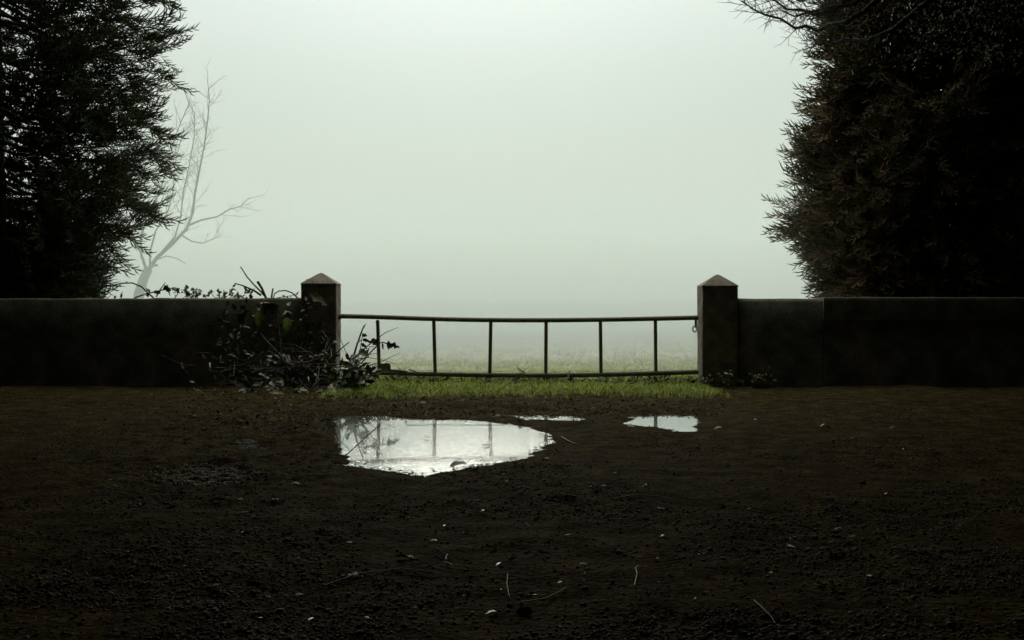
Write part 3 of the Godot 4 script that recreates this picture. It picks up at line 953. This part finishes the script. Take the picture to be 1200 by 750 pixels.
func build_weeds() -> void:
	rng.seed = 701
	var wood := Color(0.06, 0.045, 0.028)
	var grey_wood := Color(0.12, 0.1, 0.075)
	var green := Color(0.07, 0.1, 0.022)
	var fresh := Color(0.12, 0.18, 0.025)
	var olive := Color(0.06, 0.07, 0.02)
	var tan := Color(0.42, 0.34, 0.22)
	var brown := Color(0.17, 0.11, 0.06)
	var ochre := Color(0.34, 0.2, 0.06)
	# tall weed at the inner corner of the left pier
	var t := thing("broadleaf_weed", "straggling weed with a large drooping leaf in front of the gate", "weed", at(404, 462, 13.8))
	t.position.y = 0.04
	stalk(t, trace([[402, 462], [410, 432], [418, 405], [424, 388], [427, 381]], 13.8), 0.014, 0.006, wood)
	stalk(t, trace([[424, 388], [429, 379]], 13.8), 0.006, 0.003, wood)
	stalk(t, trace([[410, 455], [424, 425], [436, 411], [445, 402], [449, 401], [454, 403]], 13.75), 0.008, 0.006, wood)
	leaf_at(t, at(453, 402.5, 13.75), at(468.5, 407, 13.72), olive, 2, Vector3(0, 0.3, 1), 0.15)
	leaf_at(t, at(444, 403, 13.75), at(431, 397, 13.8), olive, 0, Vector3(0, 0.3, 1), -0.3)
	leaf_at(t, at(448.5, 401.5, 13.75), at(448.5, 411.5, 13.75), wood, 3)
	leaf_at(t, at(455, 403, 13.75), at(455, 412, 13.75), brown, 3)
	stalk(t, trace([[404, 460], [414, 440], [421, 416], [424, 398], [425, 390]], 13.7), 0.006, 0.003, wood)
	for l in [[425, 397, 433, 401], [423, 402, 430, 409], [424, 398, 417, 402], [421, 410, 432, 418], [420, 416, 408, 424], [418, 424, 430, 432], [424, 392, 430, 394], [430, 400, 438, 402], [416, 425, 404, 416], [412, 430, 400, 424], [421, 430, 434, 424]]:
		leaf_at(t, at(l[0], l[1], 13.72), at(l[2], l[3], 13.68 + rnd(-0.06, 0.06)), [olive, green, olive, wood][rng.randi() % 4], [0, 1, 4][rng.randi() % 3], Vector3(0, 0.3, 1), rnd(-0.7, 0.7))
	# low leafy growth at its foot
	for k in 7:
		var foot := at(lerpf(398, 432, k / 6.0), 464, 13.6 + rnd(-0.25, 0.25))
		foot.y = 0.04
		var w := thing("low_weed", "low clump of dark ragged leaves at the foot of the left pier", "weed", foot, "leafy clumps by the left pier")
		for q in 3:
			var lean := Vector3(rnd(-0.14, 0.16), rnd(0.16, 0.3), rnd(-0.05, 0.1))
			shoot(w, [foot, foot + lean * 0.6, foot + lean + Vector3(rnd(-0.04, 0.06), 0, 0)], 0.005, wood, [olive, green, wood, olive], 7, 0.1, [0, 1, 4])
	# cut branches lying against the gate
	t = thing("cut_branch", "sawn pale branch with one torn leaf lying along the bottom rail", "branch", at(425, 440, 13.9))
	stalk(t, trace([[414, 442], [428, 436.5], [452, 433.5], [466, 434.5], [477, 435]], 14.1, 0.15), 0.021, 0.013, grey_wood)
	stalk(t, trace([[466, 434.5], [477, 436]], 14.2), 0.02, 0.018, grey_wood, "stub")
	leaf_at(t, at(458, 434, 14.05), at(444, 426, 14.0), olive, 4, Vector3(0, 0.2, 1), 0.2)
	stalk(t, trace([[479, 433], [486, 435], [492, 440], [488, 449], [491, 455], [494, 462]], 14.15), 0.008, 0.004, wood, "twig")
	stalk(t, trace([[474, 440], [479, 446], [477, 454], [483, 458]], 14.1), 0.007, 0.004, wood, "twig")
	stalk(t, trace([[488, 449], [500, 448]], 14.1), 0.004, 0.002, wood, "twig")
	for l in [[489, 446, 493, 452], [479, 446, 485, 450], [477, 453, 472, 458], [491, 455, 487, 459]]:
		leaf_at(t, at(l[0], l[1], 14.1), at(l[2], l[3], 14.1), brown, 1, Vector3(0, 0.2, 1), rnd(-0.5, 0.5))
	t = thing("cut_branch", "thin pale stick leaning under the sawn branch by the gate", "branch", at(405, 448, 13.6))
	stalk(t, trace([[396, 452], [418, 445], [446, 437.5]], 13.6, 0.3), 0.009, 0.006, grey_wood)
	var feature := [
		["slim dark stick leaning up across the left pier edge", [[384, 424], [398, 410], [409, 401]], 0.008, wood],
		["long pale stick sloping across the front of the left pier", [[330, 436], [362, 424], [386, 416]], 0.009, grey_wood],
		["bent stick rising from the heap before the left pier", [[352, 440], [374, 418], [387, 405]], 0.007, grey_wood],
		["pale straw stick sticking out of the heap over the puddle", [[226, 455], [242, 472], [256, 486]], 0.007, Color(0.2, 0.17, 0.12)],
		["short level stick poking out of the heap along the wall", [[252, 431], [266, 431], [272, 432]], 0.006, grey_wood]]
	for f in feature:
		t = thing("dead_stick", f[0], "stick", at(f[1][0][0], f[1][0][1], 13.4))
		stalk(t, trace(f[1], 13.5, -0.15), f[2], f[2] * 0.6, f[3])
	# the heap of brushwood between wall and puddle
	for k in 95:
		var px := clampf(262.0 + rng.randfn(0, 1) * 26.0 + rnd(0, 150), 225.0, 415.0)
		var py := rnd(418, 470)
		var d := rnd(13.2, 14.1)
		var a := at(px, py, d)
		a.y = maxf(a.y, 0.06)
		var dir := Vector3(rng.randfn(0, 1.0), rnd(-0.25, 0.7), rng.randfn(0, 0.4)).normalized()
		var b := a + dir * rnd(0.2, 0.65)
		b.y = maxf(b.y, 0.05)
		b.z = maxf(b.z, -14.22)
		t = thing("brushwood_stick", "dead stick tangled in the brushwood heap against the left wall", "stick", a, "sticks in the brushwood heap")
		stalk(t, [a, a.lerp(b, 0.3) + any_dir() * 0.045, a.lerp(b, 0.65) + any_dir() * 0.05 + Vector3(0, 0.02, 0), b], rnd(0.003, 0.009), 0.002, [wood, Color(0.075, 0.058, 0.038), wood, Color(0.05, 0.036, 0.022)][k % 4])
	for k in 150:
		var px := clampf(300.0 + rng.randfn(0, 1) * 42.0 + rnd(-20, 100), 215.0, 425.0)
		var py := rnd(410, 478)
		var d := rnd(12.9, 14.0)
		var a := at(px, py, d)
		a.y = maxf(a.y, 0.06)
		var dir := Vector3(rng.randfn(0, 1.0), rnd(-0.8, 0.3), rng.randfn(0, 0.6)).normalized()
		var b := a + dir * rnd(0.05, 0.12)
		b.y = maxf(b.y, 0.05)
		var o := thing("dead_leaf", "withered leaf caught in the brushwood heap against the left wall", "leaf", a, "withered leaves in the brushwood heap")
		leaf_at(o, a, b, [Color(0.06, 0.045, 0.025), olive, Color(0.1, 0.07, 0.04), Color(0.2, 0.15, 0.09), green, Color(0.05, 0.04, 0.022), olive][k % 7], [0, 1, 2, 3][k % 4], (Vector3(0, 0.7, 0.7) + any_dir() * 0.6).normalized(), rnd(-0.8, 0.8), "leaf_blade")
	var showy := [
		["pale curled leaf with a dark rib at the edge of the heap", [256, 453, 268, 440], tan, 3],
		["broad drooping leaf with a pale rim in the heap", [277, 440, 296, 457], olive, 2],
		["pinkish withered leaf below the left pier", [388, 450, 397, 460], Color(0.4, 0.27, 0.2), 2],
		["upright cream leaf standing in the heap", [311, 443, 309, 428], tan, 3],
		["tan folded leaf low in the heap", [318, 446, 324, 454], tan, 2],
		["yellowing leaf tip beside the tan folded leaf", [329, 443, 331, 452], Color(0.35, 0.3, 0.1), 1],
		["long pale leaf lying on the wet earth below the heap", [316, 466, 331, 468], tan, 3],
		["narrow brown leaf on the bank above the large puddle", [490, 477, 503, 479], brown, 3],
		["long hanging strap leaf on the wall face", [279, 402, 282, 424], Color(0.2, 0.2, 0.08), 3]]
	for f in showy:
		var a := at(f[1][0], f[1][1], 13.3)
		var b := at(f[1][2], f[1][3], 13.22)
		if f[1][1] > 462:
			var g := on_ground(f[1][0], f[1][1])
			var h := on_ground(f[1][2], f[1][3])
			a = Vector3(g.x, ground_y(g.x, g.y) + 0.02, g.y)
			b = Vector3(h.x, ground_y(h.x, h.y) + 0.03, h.y)
		var o := thing("showy_leaf", f[0], "leaf", a)
		leaf_at(o, a, b, f[2], f[3], Vector3(0, 0.4, 1), rnd(-0.3, 0.3), "leaf_blade")
	# vine with broad leaves on the wall beside the pier
	t = thing("climbing_vine", "vine with a few bright green leaves on the wall beside the pier", "vine", at(310, 440, 14.25))
	for v in [[[296, 440], [300, 410], [298, 380], [306, 352]], [[322, 442], [330, 415], [334, 385], [340, 352]], [[270, 440], [284, 412], [282, 385], [290, 352]], [[352, 440], [350, 410], [362, 385], [358, 352]], [[376, 436], [372, 410], [380, 392], [370, 376]], [[250, 446], [262, 415], [258, 385], [266, 356]], [[310, 446], [316, 420], [318, 395], [322, 360]], [[338, 448], [346, 424], [344, 400], [352, 372]], [[386, 452], [390, 430], [384, 410], [392, 398]], [[282, 446], [272, 424], [270, 400], [276, 362]], [[362, 452], [368, 430], [360, 408], [366, 396]]]:
		var pts := trace(v, 14.24)
		shoot(t, pts, 0.006, wood, [olive, green, Color(0.04, 0.045, 0.016), olive, olive], 30, 0.07, [0, 1, 4, 2], 0.0)
	leaf_at(t, at(303, 364, 14.15), at(306, 387, 14.08), fresh, 0, Vector3(0, 0.25, 1), 0.1).set_meta("label", "large bright green leaf")
	leaf_at(t, at(337, 372, 14.15), at(335, 391, 14.08), fresh, 0, Vector3(0, 0.25, 1), -0.1).set_meta("label", "bright green oval leaf")
	leaf_at(t, at(280, 378, 14.2), at(286, 368, 14.12), green, 4, Vector3(0, 0.25, 1), 0.2)
	leaf_at(t, at(342, 396, 14.2), at(348, 391, 14.15), fresh, 4, Vector3(0, 0.25, 1), 0.2)
	leaf_at(t, at(284, 382.5, 14.15), at(294, 382, 14.1), brown, 3, Vector3(0, 0.9, 0.5), 0.1)
	# the withered leaf hanging on the pier by its stalk
	t = thing("hanging_leaf", "withered tan leaf hanging on the front of the left pier", "leaf", at(367, 330, 14.26))
	stalk(t, trace([[356, 366], [360, 350], [366, 332], [367, 328]], 14.26), 0.004, 0.003, grey_wood)
	stalk(t, trace([[366, 332], [361, 327], [358, 328]], 14.26), 0.003, 0.002, grey_wood)
	leaf_at(t, at(363, 343, 14.24), at(382, 358, 14.16), tan, 1, Vector3(0, 0.3, 1), 0.25, "leaf_blade")
	foot_weeds(wood, [olive, green, brown])
	# along the top of the left wall
	t = thing("wall_bramble", "arching bramble stem trailing over the left wall below the conifer", "bramble", at(180, 349, 14.5))
	stalk(t, trace([[121, 334], [132, 334.5], [142, 332], [155, 331.5], [166, 336], [173, 343], [180, 349]], 14.45), 0.007, 0.009, wood)
	for l in [[127, 334, 122, 337], [150, 332, 147, 329], [140, 333, 141, 337]]: leaf_at(t, at(l[0], l[1], 14.45), at(l[2], l[3], 14.45), olive, 1)
	t = thing("wall_bramble", "spray of twigs with small leaves lying on the left wall", "bramble", at(185, 349, 14.5))
	shoot(t, trace([[158, 349], [172, 344], [190, 340], [202, 337.5], [211, 338]], 14.5), 0.009, wood, [olive, wood, green], 20, 0.07, [0, 1, 4])
	stalk(t, trace([[183, 348], [188, 339], [194, 331]], 14.48), 0.008, 0.004, wood)
	shoot(t, trace([[205, 349], [208, 345], [207, 339]], 14.45), 0.006, wood, [olive], 3, 0.05, [1])
	t = thing("wall_bramble", "tangle of fine twigs on the left wall beside the mossy mound", "bramble", at(235, 349, 14.5))
	for k in 12:
		var a := rnd(212, 256)
		shoot(t, trace([[a, 350], [a + rnd(-8, 10), rnd(340, 346)], [a + rnd(-12, 18), rnd(336, 347)]], 14.5 + rnd(-0.1, 0.1)), 0.004, wood, [olive, wood], 5, 0.045, [1, 4])
	stalk(t, trace([[241, 349], [247, 344], [252, 341]], 14.5), 0.004, 0.002, grey_wood)
	stalk(t, trace([[222, 346], [216, 337]], 14.5), 0.005, 0.003, wood)
	t = thing("mossy_mound", "yellow green mound of moss and leaves on the left wall", "moss", at(270, 351, 14.5))
	for k in 70:
		var u := rnd(-1, 1)
		var p := at(271 + u * 17.0, 350.5 - (1.0 - u * u) * rnd(0, 7.5), 14.5 + rnd(-0.1, 0.1))
		leaf_at(t, p, p + (any_dir() + Vector3(0, 0.2, 0.3)).normalized() * rnd(0.035, 0.07), [Color(0.1, 0.11, 0.025), green, Color(0.13, 0.13, 0.03)][k % 3], k % 2, (Vector3(0, 0.8, 0.5) + any_dir() * 0.5).normalized())
	t = thing("cut_shoots", "upright cut shoots with dark leaves on the left wall by the pier", "shoots", at(305, 349, 14.5))
	stalk(t, trace([[313, 350], [306, 342], [298, 334], [290, 325], [282, 312.5]], 14.5), 0.011, 0.006, wood)
	stalk(t, trace([[275, 332], [284, 334.5], [297, 340], [306, 346]], 14.5), 0.006, 0.013, wood)
	stalk(t, trace([[312, 350], [307, 338], [302, 330]], 14.45), 0.013, 0.015, wood)
	stalk(t, trace([[320, 349], [322, 344], [327, 341], [335, 340.5], [342, 343], [350, 350]], 14.45), 0.006, 0.008, wood)
	stalk(t, trace([[318, 350], [319, 343], [320, 338]], 14.45), 0.01, 0.008, wood)
	shoot(t, trace([[296, 349], [292, 342], [285, 335]], 14.5), 0.005, wood, [olive, wood], 10, 0.07, [0, 1])
	shoot(t, trace([[273, 347], [271, 340], [275, 333]], 14.52), 0.004, wood, [olive, green], 8, 0.05, [0, 4])
	shoot(t, trace([[258, 347], [256, 342], [255, 338]], 14.52), 0.004, wood, [olive], 4, 0.05, [0, 4])
	shoot(t, trace([[325, 349], [338, 347], [349, 345]], 14.5), 0.005, wood, [wood, olive], 9, 0.05, [0, 1])
	t = thing("fallen_leaf_on_wall", "large orange brown leaf draped on the wall edge", "leaf", at(315, 352, 14.4))
	leaf_at(t, at(303, 353, 14.38), at(327, 354, 14.3), ochre, 1, Vector3(0, 1, 0.6), 0.0, "leaf_blade")
	leaf_at(t, at(310, 350.5, 14.42), at(322, 357, 14.3), Color(0.26, 0.17, 0.06), 1, Vector3(0, 0.8, 0.6), 0.2, "leaf_blade")
	t = thing("wall_shoot", "short leafy stumps on the left wall under the conifer", "shoots", at(112, 349, 14.5))
	for l in [[108, 350, 114, 340, 4], [113, 350, 116, 341, 2], [142, 350, 143, 341, 1], [134, 350, 136, 346, 4], [97, 350, 94, 343, 1], [103, 350, 101, 345, 0], [224, 350, 225, 346, 0]]:
		leaf_at(t, at(l[0], l[1], 14.45), at(l[2], l[3], 14.45), olive, l[4], Vector3(0, 0, 1), rnd(-0.4, 0.4))

func build_litter() -> void:
	rng.seed = 801
	# grit bedded in the track
	var stones := []
	for k in 3:
		var s := Shape.new()
		var dirs := [Vector3(1, 0, 0), Vector3(0.3, 0, 0.95), Vector3(-0.8, 0, 0.6), Vector3(-0.8, 0, -0.6), Vector3(0.3, 0, -0.95)]
		for d in dirs: s.vert(d * rnd(0.8, 1.2) + Vector3(0, -0.15, 0), d)
		for d in dirs: s.vert(d * rnd(0.5, 0.8) + Vector3(0, rnd(0.45, 0.7), 0), (d + Vector3.UP).normalized())
		s.vert(Vector3(rnd(-0.2, 0.2), rnd(0.65, 0.85), rnd(-0.2, 0.2)), Vector3.UP)
		for q in 5:
			var e := (q + 1) % 5
			s.tri(q, e, 5 + e); s.tri(q, 5 + e, 5 + q); s.tri(5 + q, 5 + e, 10)
		stones.append(s.mesh(M.stone))
	var lists := [[], [], []]
	for k in 60000:
		var py := 470.0 + 300.0 * pow(rng.randf(), 0.9)
		var g := on_ground(rnd(-60, 1260), py)
		if absf(g.x) > 4.7 or g.y < -13.2: continue
		var y := ground_y(g.x, g.y)
		if y < -0.006 or rng.randf() > 0.12 + 0.88 * gritty_at(g.x, g.y): continue
		var size := 0.0025 + 0.0055 * pow(rng.randf(), 3.0) + (0.008 * rng.randf() if rng.randf() < 0.012 else 0.0)
		lists[k % 3].append(Transform3D(Basis(Vector3.UP, rnd(0, TAU)).rotated(any_dir(), rnd(0, 0.4)) * Basis.from_scale(Vector3(size * rnd(0.8, 1.5), size, size * rnd(0.8, 1.3))), Vector3(g.x, y, g.y)))
	var tones := [Color(0.03, 0.023, 0.013), Color(0.05, 0.038, 0.022), Color(0.02, 0.015, 0.009), Color(0.09, 0.073, 0.05), Color(0.035, 0.028, 0.015), Color(0.028, 0.021, 0.012), Color(0.17, 0.15, 0.12)]
	for k in 3:
		var o := copies("grit", stones[k], lists[k], tones, self)
		tag(o, "fine dark grit and small stones bedded in the track", "grit")
	# a patch of paler grit, its tone painting a glint off wet ground
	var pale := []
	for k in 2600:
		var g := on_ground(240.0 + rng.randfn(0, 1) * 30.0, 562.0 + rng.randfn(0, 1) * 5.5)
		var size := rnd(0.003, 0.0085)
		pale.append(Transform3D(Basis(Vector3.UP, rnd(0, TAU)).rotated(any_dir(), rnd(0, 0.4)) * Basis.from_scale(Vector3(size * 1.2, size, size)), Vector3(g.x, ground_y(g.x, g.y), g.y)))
	tag(copies("glint_grit", stones[1], pale, [Color(0.3, 0.26, 0.19), Color(0.2, 0.17, 0.12), Color(0.38, 0.34, 0.27), Color(0.12, 0.1, 0.07)], self), "patch of paler grit toned as a wet glint on the track before the seep", "grit")
	# leaves that lie singly on the track
	rng.seed = 811
	var seen := [[260, 602, 15], [285, 601, 8], [316, 600, 17], [283, 619, 12], [282, 641, 11], [150, 640, 12], [465, 669, 24], [407, 690, 18], [304, 710, 15], [410, 663, 7], [367, 630, 9], [527, 630, 8], [550, 637, 8], [530, 676, 16], [570, 615, 10], [582, 735, 12], [425, 740, 10], [727, 570, 10], [645, 602, 9], [840, 609, 10], [985, 640, 14], [647, 666, 14], [615, 710, 18], [625, 732, 22], [920, 652, 12], [952, 537, 8], [957, 700, 14], [1015, 694, 14], [548, 546, 20], [697, 586, 8], [573, 657, 9], [590, 678, 9], [652, 700, 9], [688, 679, 10], [400, 655, 9], [480, 620, 9]]
	for k in 70: seen.append([rnd(120, 1080), rnd(500, 748), rnd(5, 11)])
	var tones2 := [Color(0.34, 0.28, 0.19), Color(0.2, 0.15, 0.09), Color(0.45, 0.4, 0.31), Color(0.13, 0.09, 0.05), Color(0.27, 0.2, 0.11)]
	for k in seen.size():
		var g := on_ground(seen[k][0], seen[k][1])
		var y := maxf(ground_y(g.x, g.y), 0.002)
		var length: float = seen[k][2] / FOCAL * -g.y * 1.25
		var a := Vector3(g.x, y + 0.006, g.y)
		var yaw := rnd(-0.6, 0.6) + (PI if rng.randf() < 0.5 else 0.0)
		var o := MeshInstance3D.new()
		o.mesh = leaf_mesh(tones2[k % 5], [0, 1, 2, 0][k % 4])
		o.name = numbered("fallen_leaf")
		add_child(o)
		o.transform = Transform3D(facing(Vector3(cos(yaw), rnd(0.05, 0.3), sin(yaw)), (Vector3.UP + Vector3(0, 0, rnd(-0.4, 0.7))).normalized(), length, rnd(-0.3, 0.3)), a)
		tag(o, "small withered leaf lying on the dark wet track", "leaf", "fallen leaves scattered on the track")
	for w in [[[714, 601], [745, 598], [775, 599], [802, 602], 0.0026], [[744, 707], [747, 694], [745, 686], [750, 680], 0.0026], [[884, 726], [893, 735], [905, 744], [909, 749], 0.0026], [[658, 515], [664, 519], [671, 523], [674, 525], 0.005], [[524, 666], [522, 671], [526, 677], [530, 679], 0.0026], [[595, 690], [594, 700], [596, 712], [597, 715], 0.0022], [[610, 722], [640, 718], [655, 712], [664, 706], 0.0026], [[380, 700], [420, 690], [470, 684], [520, 686], 0.0022], [[120, 590], [160, 594], [200, 592], [240, 596], 0.0022]]:
		var pts := []
		for k in 4:
			var g := on_ground(w[k][0], w[k][1])
			pts.append(Vector3(g.x, maxf(ground_y(g.x, g.y), 0.0) + 0.008, g.y))
		var o := thing("fallen_twig", "thin fallen twig lying on the dark wet track", "twig", pts[0], "twigs on the track")
		stalk(o, pts, w[4], w[4] * 0.6, Color(0.07, 0.052, 0.034))
	# lumps of earth and stone standing in the shallows
	for w in [[458, 545, 8], [474, 546, 4], [488, 544, 2], [470, 551, 6], [447, 549, 4], [426, 549, 5], [648, 519, 4], [640, 513, 2], [610, 512, 2], [585, 503, 2], [632, 527, 3], [520, 550, 5], [535, 548, 4], [402, 546, 5]]:
		var g := on_ground(w[0], w[1])
		var size: float = w[2] / FOCAL * -g.y * 0.5
		var o := MeshInstance3D.new()
		o.mesh = stones[int(w[0]) % 3]
		o.name = numbered("stone")
		add_child(o)
		o.transform = Transform3D(Basis(Vector3.UP, rnd(0, TAU)) * Basis.from_scale(Vector3(size * 1.2, size * 0.9, size)), Vector3(g.x, minf(ground_y(g.x, g.y), 0.0), g.y))
		tag(o, "small dark stone standing in the shallow edge of the large puddle", "stone", "stones at the puddle edge")
	# crumbs of leaf and stalk worked into the earth below the heap and elsewhere
	var crumb := leaf_shape(1.0, 0.5, 0.3, 0.3, 3).mesh(M.litter)
	var places := []
	for k in 3900:
		var g: Vector2
		if k >= 2600: g = on_ground(rnd(420, 850), 466.0 + 24.0 * sqrt(rng.randf()))
		elif k < 1500: g = on_ground(250.0 + rng.randfn(0, 85) + rnd(0, 180), rnd(462, 508))
		else: g = on_ground(rnd(0, 1200), rnd(480, 750))
		if g.y < -14.2: continue
		var y := ground_y(g.x, g.y)
		if y < 0.0: continue
		var size := rnd(0.012, 0.05) if k < 1500 else rnd(0.006, 0.02) if k < 2600 else rnd(0.012, 0.045)
		places.append(Transform3D(facing(Vector3(rng.randfn(), rnd(-0.1, 0.4), rng.randfn() * 0.5), (Vector3.UP + any_dir() * 0.5).normalized(), size), Vector3(g.x, y + 0.006, g.y)))
	var rim: PackedVector2Array = shores[0][0]
	for k in 700:
		var e := rng.randi() % rim.size()
		var q := rim[e].lerp(rim[(e + 1) % rim.size()], rng.randf()) + Vector2(rng.randfn(0, 0.12), rng.randfn(0, 0.14))
		var y := ground_y(q.x, q.y)
		if y < -0.01: continue
		places.append(Transform3D(facing(Vector3(rng.randfn(), rnd(-0.1, 0.4), rng.randfn() * 0.5), (Vector3.UP + any_dir() * 0.5).normalized(), rnd(0.01, 0.035)), Vector3(q.x, maxf(y, 0.0) + 0.005, q.y)))
	var o2 := copies("leaf_litter", crumb, places, [Color(0.13, 0.1, 0.065), Color(0.06, 0.045, 0.027), Color(0.09, 0.066, 0.04), Color(0.24, 0.2, 0.14), Color(0.04, 0.032, 0.02), Color(0.075, 0.058, 0.035), Color(0.05, 0.045, 0.02)], self)
	tag(o2, "crumbs of dead leaf and stalk trodden into the wet earth", "litter")
